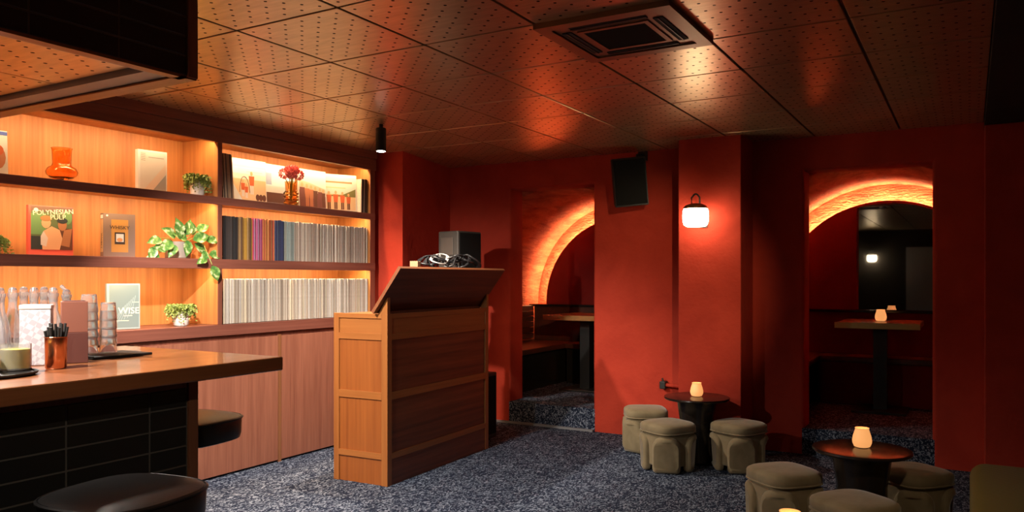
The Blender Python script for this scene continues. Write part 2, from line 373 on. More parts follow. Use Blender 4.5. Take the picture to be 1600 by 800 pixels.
# ---------------------------------------------------------------- spotlights
def spot(x, y, z, aim, watts, cone, blend, col, label):
    t = thing('ceiling_spotlight', label, 'spotlight', (x, y, z))
    P('housing', lathe(nb(), [(.034, .004), (.0375, .008), (.0375, .165), (.034, .17)], 24), 'black_metal', t, True)
    P('stem', lathe(nb(), [(.015, .17), (.015, .198)], 12), 'black_metal', t)
    P('lens', lathe(nb(), [(.031, .001), (.031, .005)], 24), 'led_white', t)
    l = bpy.data.lights.new('spot_light', 'SPOT'); l.energy = watts; l.spot_size = math.radians(cone); l.spot_blend = blend; l.color = col; l.shadow_soft_size = .025
    o = bpy.data.objects.new('spot_light', l); COL.objects.link(o); o.parent = t; o.location = (0, 0, -.03)
    o.rotation_euler = (Vector(aim)-Vector((x, y, z-.03))).to_track_quat('-Z', 'Y').to_euler()
for s in SPOTS: spot(*s)

# ---------------------------------------------------------------- shelving
su = thing('shelving_unit', 'large teak wall shelving unit lit from within', 'shelving', (SX, 3.6, 1.07))
YS = [.9, 2.05, 3.71, 5.323]; YE = 5.40; Z1, Z2, Z3 = 1.068, 1.524, 1.958; ZT = 2.34
obj('back_panel', B(SB-.015, SB, .9, YE, Z1, CEIL-.02), 'shelf_back_wood', su)
for y in YS:
    wd = .06 if y > 5 else .035
    obj('upright', B(SX, SX+.006, y, y+wd, Z1, ZT-.001), 'upright_wood', su)
    obj('upright_core', B(SB, SX, y+.001, y+wd-.001, Z1, ZT+.031), 'shelf_back_wood', su)
for za, zb in ((1.457, Z2), (1.904, Z3)):
    for i in range(3):
        y0 = YS[i]+.034; y1 = YS[i+1]+.001
        obj('shelf', B(SB, SX-.002, y0, y1, za+.024, zb, .001), 'shelf_back_wood', su)
    obj('shelf_lip', B(SX-.002, SX+.010, .9, 5.383, za, zb, .002), 'shelf_front_wood', su)
obj('top_board', B(SB, SX-.03, .9, YE, ZT+.032, ZT+.05), 'shelf_back_wood', su)
obj('fascia', B(SX-.03, SX+.006, .9, YE, ZT, CEIL-.072), 'shelf_front_wood', su)
obj('cornice', B(SX-.03, SX+.02, .9, YE, CEIL-.07, CEIL-.004), 'shelf_front_wood', su)
for i in range(3):
    y0, y1 = YS[i]+.06, YS[i+1]-.03
    for zt in (1.480, 1.927, ZT+.03):
        s_ = obj('light_strip', B(SX-.05, SX-.035, y0, y1, zt-.006, zt-.001), 'led_warm', su)
        area(su, (SX-.045, (y0+y1)/2, zt-.009), (0, math.radians(22), 0), .012, y1-y0, SHELF_LED_W*(y1-y0), SHELF_LED_C)
bc = thing('base_cabinet', 'long reddish wooden base cabinet under the shelves', 'cabinet', (SX, 3.6, 0))
obj('carcass', B(SB, SX-.022, .9, YE, 0, .985), 'black_wood', bc)
DY = [.9, 1.93, 3.092, 4.282, 5.40]
for a, b in zip(DY, DY[1:]): obj('door', B(SX-.02, SX, a+.016, b-.016, .015, .955, .002), 'door_wood', bc)
for y in DY[1:4]: obj('divider', B(SX-.02, SX+.004, y-.013, y+.013, .0, .965), 'divider_wood', bc)
obj('recess_rail', B(SX-.022, SX-.012, .9, YE, .955, .985), 'upright_wood', bc)
tag(obj('cabinet_worktop', B(SB, SX+.012, .9, YE, .988, 1.066, .003), 'shelf_front_wood'), 'dark wooden ledge running along the top of the base cabinet', 'worktop')

# ---------------------------------------------------------------- bar
TX = -2.60
bar = thing('bar_counter', 'bar counter faced with long black glazed tiles', 'bar', (TX-.3, .8, 0))
obj('body', B(-3.42, TX-.002, -.6, 1.99, 0, 1.0), 'grout', bar)
obj('end_post', B(-3.42, TX+.008, 1.99, 2.033, 0, 1.012, .002), 'post_wood', bar)
obj('under_rail', B(-3.10, TX+.004, -.6, 1.985, .972, 1.012), 'upright_wood', bar)
tm = B(-.006, .006, -.152, .152, -.035, .035, bev=.0025, seg=1); me_b = bpy.data.meshes.new('tile'); tm.to_mesh(me_b); tm.free(); me_b.materials.append(M['black_tile'])
hm = B(-.006, .006, -.077, .077, -.035, .035, bev=.0025, seg=1); me_h = bpy.data.meshes.new('tile'); hm.to_mesh(me_h); hm.free(); me_h.materials.append(M['black_tile'])
for r in range(12):
    z = .935-.075*r
    for q in range(8):
        share('tile', me_b, bar, Vector((TX-.006, 1.675-.309*q, z))-Vector(bar['org']))
    share('tile', me_h, bar, Vector((TX-.006, 1.909, z))-Vector(bar['org']))
tag(obj('bar_worktop', B(-3.48, -2.43, -.7, 2.317, 1.014, 1.07, .006), 'bar_top_wood'), 'thick polished wooden bar top with long overhang', 'worktop')
# bulkhead above the bar
bk = thing('bar_bulkhead', 'hanging black tiled bulkhead above the bar', 'bulkhead', (TX-.3, .8, 2.164))
obj('body', B(-4.2, TX-.012, -.6, 1.99, 2.205, CEIL+.012), 'plenum_black', bk)
obj('face_backing', B(TX-.03, TX-.002, -.6, 1.99, 2.17, CEIL), 'grout', bk)
obj('end_post', B(TX-.04, TX+.006, 1.99, 2.033, 2.164, CEIL+.01, .002), 'post_wood', bk)
obj('end_panel', B(-4.2, TX-.04, 1.99, 2.033, 2.164, CEIL+.01), 'upright_wood', bk)
obj('bottom_trim', B(TX-.045, TX-.0, -.6, 1.985, 2.158, 2.169), 'teak_h', bk)
obj('end_trim', B(-4.2, TX-.0, 1.955, 2.03, 2.158, 2.164), 'teak_x', bk)
obj('metal_channel', B(TX-.085, TX-.045, -.6, 1.955, 2.168, 2.205), 'grey_metal', bk)
obj('metal_channel', B(-4.2, TX-.085, 1.865, 1.955, 2.168, 2.205), 'grey_metal', bk)
for i in range(3):
    for j in range(4):
        x1 = TX-.09-.56*i; y1 = 1.855-.6*j
        o = obj('soffit_panel', B(-.275, .275, -.295, .295, -.012, 0, bev=.0015, seg=1), 'ceiling_tile', bk, world=False); o.location = Vector((x1-.275, y1-.3, 2.2))-Vector(bk['org'])
for r in range(5):
    z = 2.212+.075*r-.006
    sc = 1 if r < 4 else .5
    for q in range(8):
        o = share('tile', me_b, bk, Vector((TX-.006, 1.555-.309*q, z if sc == 1 else CEIL-.022))-Vector(bk['org']), scale=(1, 1, sc))
    o = share('tile', me_b, bk, Vector((TX-.006, 1.849, z if sc == 1 else CEIL-.022))-Vector(bk['org']), scale=(1, .9, sc))

# ---------------------------------------------------------------- bar stools
def sup(r, n, th):
    c_, s_ = abs(math.cos(th)), abs(math.sin(th)); return r/((c_**n+s_**n)**(1/n))
def sring(r, n, z, seg=40, ph=0): return [(sup(r, n, 2*PI*i/seg)*math.cos(2*PI*i/seg+ph), sup(r, n, 2*PI*i/seg)*math.sin(2*PI*i/seg+ph), z) for i in range(seg)]
def make_stool(loc, rz, label):
    t = thing('bar_stool', label, 'bar stool', loc, rz, 'black bar stools')
    n = 3.0
    P('seat', rings_mesh(nb(), [sring(r, n, z) for r, z in ((.17, .675), (.19, .682), (.195, .70), (.197, .765), (.192, .776), (.17, .784), (.10, .789), (.03, .790))]), 'black_leather', t, True)
    P('piping', rings_mesh(nb(), [sring(r, n, z) for r, z in ((.196, .764), (.202, .768), (.202, .773), (.196, .777), (.19, .772))]+[sring(.196, n, .764)], False, False), 'black_leather', t, True)
    P('column', lathe(nb(), [(.03, .03), (.03, .674)], 16), 'black_metal', t, True)
    P('base', lathe(nb(), [(.20, 0), (.205, .008), (.19, .02), (.05, .032)], 32), 'black_metal', t, True)
    P('footrest', tube(nb(), [(.13*math.cos(a), .13*math.sin(a), .3) for a in [2*PI*i/24 for i in range(25)]], .01), 'black_metal', t, True)
    return t
st0 = make_stool((-2.105, 1.40, 0), .15, 'black leather bar stool in front of the tiled bar')
dup(st0, (-2.97, 2.28, 0), .1, 'black leather bar stool tucked under the bar top overhang')
dup(st0, (-1.70, 1.12, 0), .4, 'black leather bar stool standing further out from the tiled bar')

# ---------------------------------------------------------------- record booth
bo = thing('record_booth', 'teak record booth with framed panels and raised lid', 'booth', (-3.352, 4.115, 0), math.radians(2.2))
WX, WL, H = .46, 1.36, 1.152     # local: x from -WX..0, y 0..WL
P('core', B(-WX+.02, -.02, .024, WL-.02, .0, 1.13), 'teak_dark', bo)
def stile(x0, x1, y0, y1, z0=0, z1=H): P('stile', B(x0, x1, y0, y1, z0, z1, .002), 'teak_v', bo)
stile(-WX, -WX+.045, 0, .045); stile(-.05, .0, 0, .05); stile(-.05, 0, WL-.05, WL); stile(-WX, -WX+.045, WL-.05, WL)
for z0, z1 in ((1.12, H), (.975, 1.018), (.575, .625), (.175, .215)):
    P('rail', B(-WX+.045, -.05, 0, .012, z0, z1, .001), 'teak_x', bo)
    P('rail', B(-.012, 0, .05, WL-.05, z0, z1, .001), 'teak_h', bo)
for z0, z1 in ((.0, .175), (.215, .575), (.625, .975), (1.018, 1.12)):
    P('end_panel', B(-WX+.045, -.05, .011, .024, z0, z1), 'teak_x' if z0 > 1 else 'teak_panel', bo)
    if z0 < 1 and z0 > .1:
        P('front_panel', B(-.02, -.010, .05, WL-.05, z0, z1), 'teak_dark', bo)
    else: P('front_panel', B(-.02, -.005, .05, WL-.05, z0, z1), 'teak_h' if z0 > 1 else 'teak_dark', bo)
P('desk_top', B(-WX+.002, -.052, .05, WL-.05, 1.13, 1.146), 'teak_h', bo)
# lid: from (-.085,1.15) up and outward to (.13,1.445)
lx0, lz0, lx1, lz1 = -.082, 1.155, .135, 1.448
dx, dz = lx1-lx0, lz1-lz0; ln = math.hypot(dx, dz); nx, nz = -dz/ln*.022, dx/ln*.022
lid = P('lid', poly(nb(), [(lx0, -.04, lz0), (lx1, -.04, lz1), (lx1+nx, -.04, lz1+nz), (lx0+nx, -.04, lz0+nz)], WL+.06, Vector((0, 1, 0))), 'teak_dark', bo)
P('lid_edge', poly(nb(), [(lx0, -.046, lz0), (lx1, -.046, lz1), (lx1+nx, -.046, lz1+nz), (lx0+nx, -.046, lz0+nz)], .006, Vector((0, 1, 0))), 'lid_edge_wood', lid)
P('lid_edge', poly(nb(), [(lx1, -.046, lz1), (lx1+.006, -.046, lz1+.008), (lx1+nx+.006, -.046, lz1+nz+.008), (lx1+nx, -.046, lz1+nz)], WL+.072, Vector((0, 1, 0))), 'lid_edge_wood', lid)
for y in (.0, WL-.03):
    P('lid_cheek', poly(nb(), [(lx0+.006, y, H), (0, y, H), (0, y, lz0+(0-lx0)*dz/dx-.004)], .03, Vector((0, 1, 0))), 'teak_v', bo)
P('lid_back', B(lx0+.01, lx0+.018, .03, WL-.03, 1.146, 1.165), 'teak_dark', bo)
# equipment case + cables
ca = thing('equipment_case', 'black equipment case behind the raised lid', 'case', (-3.635, 5.13, 1.15), math.radians(2.2))
P('body', B(-.135, .135, -.24, .24, 0, .285, .006), 'black_plastic', ca)
for sx in (-1, 1):
    for sy in (-1, 1): P('corner_guard', B(sx*.128-.012, sx*.128+.012, sy*.232-.012, sy*.232+.012, .255, .289, .004), 'steel', ca)
P('handle', tube(nb(), [(.137, -.06, .15), (.16, -.06, .15), (.16, .06, .15), (.137, .06, .15)], .007), 'steel', ca)
bx_ = thing('cardboard_box', 'small tan cardboard box among the coiled cables', 'box', (-3.725, 4.915, 1.437), .1)
P('carton', B(-.035, .035, -.022, .022, 0, .085, .002), flat('tan_card', (.30, .19, .10)), bx_)
P('flap', B(-.035, .035, -.025, -.022, .04, .088), M['tan_card'], bx_)
flat('cable_white', (.5, .48, .45)); flat('cable_black', (.014, .014, .016), .5)
ch = thing('cable_heap', 'tangled heap of black and pale cables on the equipment case', 'cables', (-3.62, 5.18, 1.437))
for k, cnt in ((0, 10), (1, 1)):
    for q in range(cnt):
        pts = []; cx0, cy0 = -3.69+.021*q+random.uniform(-.02, .02)+.08*k, (5.035+.039*q if k == 0 else 5.10+.15*q)
        for i in range(60):
            a = i*2*PI/17+q; rr = .05+.014*math.sin(i*.7+q)
            pts.append((cx0+rr*1.2*math.cos(a), cy0+rr*1.3*math.sin(a), 1.447+.055+(.05*abs(math.sin(a*.5+q)))*(1 if k == 0 else 1.35)+(.03*math.sin(i*.37)) if i > 5 else 1.446+.01*i))
        obj('cable', tube(nb(), pts, .0062 if k == 0 else .0045, 6), 'cable_black' if k == 0 else 'cable_white', ch, True)
sw = thing('subwoofer', 'black subwoofer cabinet on the floor behind the record booth', 'speaker', (-3.79, 5.71, 0))
P('cabinet', B(-.2, .2, -.2, .2, .01, .57, .008), 'black_plastic', sw)
P('grille', B(.2, .206, -.18, .18, .04, .54), 'speaker_mesh', sw)
P('pole', lathe(nb(), [(.017, .57), (.017, 1.395)], 14), 'black_metal', sw, True)
sp = thing('booth_speaker', 'dark grey loudspeaker on a pole behind the record booth', 'speaker', (-3.79, 5.63, 1.405), math.radians(-8))
P('cabinet', B(-.115, .115, -.15, .15, 0, .385, .012), 'grey_cabinet', sp)
P('grille', B(.115, .12, -.135, .135, .015, .37, .002), 'speaker_mesh', sp)
P('back_plate', B(-.08, .06, -.156, -.15, .18, .33, .003), flat('grey_plate', (.06, .048, .04), .5), sp)
P('pole_socket', lathe(nb(), [(.03, -.01), (.03, 0)], 14), 'black_metal', sp)

# ---------------------------------------------------------------- wall speaker, lamp, bracket
ws = thing('wall_speaker', 'black loudspeaker tilted down on the red wall', 'speaker', (-2.505, 6.34, 2.02), 0)
g = P('cabinet', B(-.14, .14, -.12, .10, -.005, .40, .012), 'black_plastic', ws, True)
gr = P('grille', B(-.13, .13, -.126, -.12, .01, .385, .004), 'speaker_mesh', ws)
mt = P('bracket', tube(nb(), [(.03, .06, .39), (.03, .06, .43), (.03, .19, .455)], .012), 'black_metal', ws)
mt = P('wall_plate', B(-.01, .07, .19, .209, .40, .48), 'black_metal', ws)
for o in ws.children:
    if o.name.startswith(('cabinet', 'grille')): o.rotation_euler = (math.radians(9), math.radians(-5), math.radians(25)); 
def wall_lamp(loc, rz, label):
    t = thing('wall_lamp', label, 'lamp', loc, rz)
    n = 3.2
    P('globe', lathe(nb(), [(.03, -.082), (.07, -.08), (.09, -.066), (.098, -.04), (.1, 0), (.098, .04), (.088, .066), (.07, .076)], 32), 'lamp_globe', t, True)
    P('cap', lathe(nb(), [(.095, .058), (.094, .066), (.08, .083), (.055, .094), (.03, .1)], 32), 'brass', t, True)
    P('handle', tube(nb(), [(-.032, 0, .095)]+[(-.032+.064*i/8, 0, .145+.028*math.sin(PI*i/8)) for i in range(9)]+[(.032, 0, .095)], .007), 'black_leather', t, True)
    P('wall_arm', tube(nb(), [(.0, .085, -.03), (.02, .13, -.05), (.02, .155, -.05)], .008), 'black_metal', t, True)
    P('wall_plate', B(-.01, .05, .15, .158, -.08, -.02, .002), 'black_metal', t)
    return t
wall_lamp((-1.84, 6.002, 1.872), 0, 'glowing white lantern lamp on the red pilaster')
wall_lamp((-1.95, -3.19, 1.86), PI, 'glowing white lantern lamp on the dark wall reflected in the mirror')
br = thing('pipe_stub', 'short red pipe with black fittings low on the red wall', 'pipe', (-2.2, 6.5, .478))
P('pipe', tube(nb(), [(-.08, 0, 0), (.13, 0, -.01)], .016, 10), 'red_plaster', br, True)
P('valve', B(-.1, -.05, -.03, .045, -.035, .03, .006), 'black_plastic', br)
P('valve_tap', tube(nb(), [(-.075, 0, .03), (-.085, 0, .055)], .008), 'black_plastic', br)

# ---------------------------------------------------------------- poufs, tables, candles
def make_pouf(loc, rz, label, group=None):
    t = thing('pouf_stool', label, 'stool', loc, rz, 'khaki velvet poufs')
    n = 3.6; S = .158     # half side of the square; corners bulge further
    P('cushion', rings_mesh(nb(), [sring(r, n, z, 48) for r, z in ((.15, .278), (.166, .282), (.172, .295), (.172, .322), (.167, .333), (.15, .344), (.11, .350), (.05, .353), (.01, .354))]), 'velvet', t, True)
    P('body', rings_mesh(nb(), [sring(r, n, z, 48) for r, z in ((.145, .045), (.152, .053), (.156, .281))]), 'velvet', t, True)
    P('seam', rings_mesh(nb(), [sring(r, n, z, 48) for r, z in ((.168, .277), (.1745, .280), (.1745, .284), (.168, .287))]+[sring(.168, n, .277, 48)], False, False), 'velvet', t, True)
    for q in range(4):
        c0 = PI/4+q*PI/2; hw = math.radians(35); rings = []
        # rounded arch outline in (angle, height)
        def outline(ins):
            pts = []; a = hw-ins*4.6; zb, zt = .002+ins, .262-ins; ra = .085-ins*.6; kk = ra/.19
            for i in range(9):
                u = PI*i/16; pts.append((a-kk+kk*math.cos(u), zt-ra+ra*math.sin(u)))
            for i in range(9):
                u = PI/2+PI*i/16; pts.append((-a+kk+kk*math.cos(u), zt-ra+ra*math.sin(u)))
            rb = .03; kb = rb/.19
            for i in range(5):
                u = PI+PI*i/8; pts.append((-a+kb+kb*math.cos(u), zb+rb+rb*math.sin(u)))
            for i in range(5):
                u = 1.5*PI+PI*i/8; pts.append((a-kb+kb*math.cos(u), zb+rb+rb*math.sin(u)))
            return pts
        for ins, off in ((0, -.012), (0, .012), (.004, .022), (.012, .029), (.03, .032)):
            rings.append([((sup(.152, n, c0+a)+off)*math.cos(c0+a), (sup(.152, n, c0+a)+off)*math.sin(c0+a), z) for a, z in outline(ins)])
        P('leg_pad', rings_mesh(nb(), rings), 'velvet', t, True)
    return t
pf = make_pouf((-2.27, 6.06, 0), math.radians(28), 'khaki velvet pouf against the red wall left of the small table')
for loc, rz, lb in (((-1.905, 5.54, 0), 60, 'khaki velvet pouf in front of the small table by the pilaster'),
                    ((-1.455, 5.79, 0), 67, 'khaki velvet pouf right of the small table by the pilaster'),
                    ((-.885, 4.50, 0), 48, 'khaki velvet pouf at the red-topped table, side towards the small table'),
                    ((-.475, 4.06, 0), 52, 'khaki velvet pouf at the red-topped table beside the lowest candle lamp'),
                    ((-.27, 4.86, 0), 50, 'khaki velvet pouf half hidden behind the red-topped table')):
    dup(pf, loc, math.radians(rz), lb)
def drum_table(loc, label):
    t = thing('drum_table', label, 'table', loc)
    P('table_top', lathe(nb(), [(.22, .466), (.24, .47), (.246, .478), (.244, .488), (.236, .49)], 48), 'black_wood', t, True)
    P('column', lathe(nb(), [(.15, .012), (.13, .1), (.125, .3), (.15, .466)], 36), 'black_wood', t, True)
    P('foot', lathe(nb(), [(.17, 0), (.172, .008), (.15, .014)], 36), 'black_metal', t, True)
    return t
drum_table((-1.80, 5.90, 0), 'small round black table at the foot of the pilaster')
drum_table((-.495, 4.54, 0), 'round glossy black table reflecting the red wall')
drum_table((-.53, 2.82, 0), 'round black table carrying the lowest candle lamp')
def candle(loc, label, lit=True):
    t = thing('candle_lamp', label, 'candle lamp', loc)
    P('shade', lathe(nb(), [(.030, .002), (.040, .006), (.048, .025), (.049, .04), (.045, .062), (.036, .09), (.034, .098), (.036, .104), (.033, .104), (.031, .098), (.033, .09), (.041, .062), (.044, .04), (.043, .025), (.034, .012), (.001, .010)], 28, cap=False), 'candle_shade', t, True)
    P('foot', lathe(nb(), [(.028, 0), (.03, .002)], 20), 'ceramic', t)
    P('flame', lathe(nb(), [(.001, .05), (.006, .06), (.006, .07), (.001, .085)], 10), 'flame', t, True)
    return t
candle((-1.80, 5.90, .491), 'glowing amber candle lamp on the small table by the pilaster')
candle((-.495, 4.56, .491), 'glowing amber candle lamp on the red-reflecting round table')
candle((-.53, 2.80, .491), 'glowing amber candle lamp in front of the poufs')
candle((-.69, 7.78, FL+.801), 'glowing amber candle lamp on the booth table before the mirror')
# banquette
bq = thing('banquette', 'olive velvet banquette with rounded corner', 'sofa', (.5, 3.6, 0))
obj('seat', B(0, 1.2, 2.2, 4.72, .10, .45, .07, 5), 'olive_velvet', bq, True)
obj('backrest', B(1.2, 1.45, 2.2, 4.72, .10, .85, .07, 5), 'olive_velvet', bq, True)
obj('plinth', B(.08, 1.4, 2.3, 4.62, 0, .11), 'black_wood', bq)

# ---------------------------------------------------------------- things on the shelves
UM = B(-.5, .5, -.5, .5, 0, 1, bev=.0, seg=1); me_s = bpy.data.meshes.new('record_sleeve'); UM.to_mesh(me_s); UM.free(); me_s.materials.append(M['sleeve'])
def rec(x, y, z, th, h, col, tilt, label, group, dep=.31):
    o = bpy.data.objects.new('record_sleeve', me_s); COL.objects.link(o); o.location = (x-dep/2, y, z); o.scale = (dep, th, h); o.rotation_euler = (tilt, 0, 0)
    o.color = (*col, 1); tag(o, label, 'record', group); return o
def jit(c, a=.28): k = 1+random.uniform(-a, a); return tuple(min(1, max(0, v*k)) for v in c)
PAL = [(.10, [(.02, .018, .018), (.035, .03, .03), (.015, .015, .017), (.10, .09, .085)], ['black', 'charcoal', 'jet black', 'grey-flecked black'], ' spined record in the row between the two long shelves'),
       (.19, [(.18, .11, .05), (.25, .16, .07), (.10, .055, .03), (.35, .2, .03)], ['tan brown', 'ochre', 'dark brown', 'mustard'], ' spined record in the row beside the black spined ones'),
       (.25, [(.38, .10, .22), (.45, .03, .10), (.28, .16, .26)], ['magenta', 'crimson pink', 'mauve'], ' spined record in the middle row of records'),
       (.325, [(.45, .06, .05), (.45, .18, .06), (.28, .12, .06)], ['red', 'orange', 'rust brown'], ' spined record in the middle row of records'),
       (.385, [(.03, .045, .12), (.05, .07, .13), (.12, .17, .2)], ['navy', 'dark blue', 'slate blue'], ' spined record in the middle row of records'),
       (.45, [(.3, .38, .38), (.2, .28, .28), (.36, .4, .36)], ['pale teal', 'grey teal', 'pale sage'], ' spined record in the middle row of records'),
       (1.1, [(.46, .41, .34), (.52, .48, .42), (.40, .36, .31), (.48, .43, .38), (.36, .30, .25), (.5, .47, .43)], ['worn beige', 'worn cream', 'worn dull beige', 'worn warm beige', 'worn tan', 'worn off-white'], ' spined record in the middle row of records')]
def row(z, pal, n, hh, gname):
    y = 3.752; y1 = 5.314; ths = [random.uniform(.7, 1.35) for _ in range(n)]; s_ = (y1-y)/sum(ths)
    for th in ths:
        th *= s_; f = (y+th/2-3.752)/(y1-3.752)
        for lim, cols, *lb in pal:
            if f < lim: break
        cc = random.choice(cols); names = lb[0]; lb = lb[1]
        rec(SX-.018-random.uniform(0, .012), y+th/2, z, th*.95, hh+random.uniform(-.004, .004), jit(cc), 0, lb if not names else names[cols.index(cc)]+lb, gname)
        y += th
row(Z2+.001, PAL, 136, .306, 'records in the middle row')
row(Z1+.001, [(1.1, [(.50, .46, .40), (.56, .53, .48), (.44, .39, .33), (.52, .47, .40), (.38, .32, .26), (.55, .53, .50), (.58, .52, .40)], ['worn beige', 'worn cream', 'worn dull tan', 'worn warm beige', 'worn brown', 'worn off-white', 'worn yellowed'], ' record in the bottom row resting on the cabinet ledge')], 138, .316, 'records in the bottom row')
for i in range(8):
    rec(SX-.02, 3.778+i*.0125, Z3+.002, .011, .315, jit(random.choice([(.22, .15, .10), (.34, .23, .14), (.10, .07, .05), (.28, .22, .15)])), math.radians(4), 'dark record leaning at the middle upright on the top shelf', 'dark records at the upright on the top shelf', .3)
for i in range(7):
    c = (.6, .55, .45) if i in (0, 3) else random.choice([(.07, .045, .03), (.10, .07, .05), (.05, .03, .025)])
    rec(SX-.02, 5.232+i*.0115, Z3+.002, .0105, .29+.003*(i % 2), jit(c), math.radians(-1.4), 'brown record at the chimney end of the top shelf', 'records at the chimney end of the top shelf', .3)

def blob(cx, cz, rx, rz, n=14): return [(cx+rx*math.cos(2*PI*i/n), cz+rz*math.sin(2*PI*i/n)) for i in range(n)]
def prt(parent, pts, m, y, name='print', th=.0005): return P(name, poly(nb(), [(a, y, b) for a, b in pts], th), m, parent)
def R(x0, x1, z0, z1): return [(x0, z0), (x1, z0), (x1, z1), (x0, z1)]
def upright_item(name, label, cat, loc, rz, w, th, h, cover, pages='white_print', tilt=0, group=None):
    """local x = width, front faces -y, stands on z=0"""
    t = thing(name, label, cat, loc, group=group); t.rotation_euler = (tilt, 0, rz)
    P('cover', B(-w/2, w/2, -th/2, -th/2+.003, 0, h), cover, t)
    P('back_cover', B(-w/2, w/2, th/2-.003, th/2, 0, h), cover, t)
    P('spine', B(-w/2-.002, -w/2+.001, -th/2, th/2, 0, h), cover, t)
    P('pages', B(-w/2+.001, w/2-.004, -th/2+.003, th/2-.003, .003, h-.003), pages, t)
    return t, -th/2-.0001
R90 = PI/2
def TM(x, y, z, rz=0): return Matrix.Translation((x, y, z)) @ Matrix.Rotation(rz, 4, 'Y') @ Matrix.Rotation(PI/2, 4, 'X')
XS = -4.66
bk1, y = upright_item('book', 'white hardback book with a pale diagonal design on the top shelf', 'book', (XS, 3.29, Z3+.001), R90-.12, .195, .035, .27, 'white_print')
prt(bk1, R(-.085, .09, .01, .26), flat('pale_grey', (.50, .46, .43)), y)
prt(bk1, [(-.06, .01), (.0, .01), (.09, .13), (.09, .19)], flat('blush', (.55, .42, .34)), y-.0006)
prt(bk1, [(.0, .01), (.09, .01), (.09, .12)], flat('mid_grey', (.27, .25, .24)), y-.0006)
for i in range(5): prt(bk1, R(-.08, -.05, .20+.011*i, .204+.011*i), 'mid_grey', y-.0006)
prt(bk1, R(-.03, .075, .222, .228), 'mid_grey', y-.0006)
bk2, y = upright_item('book', 'pulp fiction art book with a couple on the cover and red foot', 'book', (XS, 2.63, Z2+.001), R90-.1, .245, .03, .288, flat('cover_red', (.62, .10, .07)))
prt(bk2, R(-.112, .118, .033, .283), flat('jungle_green', (.10, .13, .05)), y)
prt(bk2, R(-.112, -.03, .12, .24), flat('leaf_green', (.13, .25, .09)), y-.0006)
prt(bk2, blob(.09, .225, .025, .04), 'leaf_green', y-.0006)
prt(bk2, R(-.112, -.05, .033, .11), flat('night', (.025, .03, .03)), y-.0006); prt(bk2, R(.04, .118, .033, .16), flat('shade_brown', (.12, .04, .02)), y-.0006)
prt(bk2, [(-.05, .033), (.045, .033), (.06, .10), (.045, .15), (.0, .17), (-.045, .14), (-.055, .09)], flat('skin', (.62, .33, .17)), y-.0012)
prt(bk2, [(-.06, .06), (-.03, .05), (-.02, .10), (-.045, .14), (-.06, .11)], flat('shirt', (.55, .47, .42)), y-.0018)
prt(bk2, blob(-.03, .19, .026, .033), 'skin', y-.0012); prt(bk2, blob(-.03, .215, .033, .017), flat('hair', (.35, .17, .06)), y-.0018)
prt(bk2, blob(.06, .18, .025, .034), flat('skin_dark', (.38, .15, .06)), y-.0012); prt(bk2, [(.05, .06), (.1, .05), (.115, .16), (.07, .15)], 'skin_dark', y-.0009)
prt(bk2, blob(.06, .205, .03, .017), 'night', y-.0018)
prt(bk2, R(-.112, .118, .252, .283), flat('mauve_dark', (.13, .07, .05)), y-.0006)
text('cover_title', 'POLYNESIAN', .039, 'cream_print', bk2, TM(.01, y-.002, .252, -.09)); text('cover_title', 'PULP', .040, 'cream_print', bk2, TM(.035, y-.002, .224, -.06))
prt(bk2, blob(-.085, .262, .012, .01), 'cream_print', y-.0012)
bk3, y = upright_item('book', 'grey brown whisky book with gold framed panel', 'book', (XS, 3.055, Z2+.001), R90-.22, .19, .05, .272, flat('book_grey', (.16, .105, .085)))
prt(bk3, R(-.05, .052, .03, .235), flat('gold', (.36, .17, .035)), y); 
text('cover_title', 'WHISKY', .032, flat('ink', (.02, .012, .008)).name, bk3, TM(.0, y-.001, .185))
prt(bk3, R(-.03, .032, .08, .155), 'ink', y-.0006); prt(bk3, R(-.022, .024, .095, .145), flat('photo_pale', (.5, .46, .44)), y-.0012); prt(bk3, blob(.0, .108, .018, .012), flat('photo_orange', (.55, .2, .07)), y-.0018)
prt(bk3, blob(-.075, .258, .006, .006), 'white_print', y-.0006)
P('spine_label', B(-.0985, -.097, -.02, .02, .03, .235), flat('tan', (.42, .27, .13)), bk3); P('spine_badge', B(-.0985, -.097, -.018, .018, .24, .262), 'white_print', bk3)
text('spine_title', 'WHISKY', .026, 'ink', bk3, Matrix.Translation((-.099, 0, .10)) @ Matrix.Rotation(-PI/2, 4, 'Z') @ Matrix.Rotation(PI/2, 4, 'X') @ Matrix.Rotation(-PI/2, 4, 'Z'))
bk4, y = upright_item('book', 'grey teal hardback book with pale title on the cabinet ledge', 'book', (XS+.02, 3.075, Z1+.001), R90-.3, .195, .03, .288, flat('teal_grey', (.26, .33, .33)))
prt(bk4, R(-.085, .09, .01, .28), flat('teal_dark', (.15, .20, .20)), y)
for i in range(7): prt(bk4, [(-.08+.02*i, .02+.01*i), (-.077+.02*i, .02+.01*i), (.0+.012*i, .14+.012*i), (-.004+.012*i, .14+.012*i)], 'teal_grey', y-.0006)
text('cover_title', 'WISE', .056, 'cream_print', bk4, TM(.03, y-.001, .115)); prt(bk4, R(-.06, .03, .052, .055), 'cream_print', y-.0006); prt(bk4, R(.05, .09, .168, .171), 'cream_print', y-.0006); prt(bk4, R(.0, .05, .082, .086), 'cream_print', y-.0006)
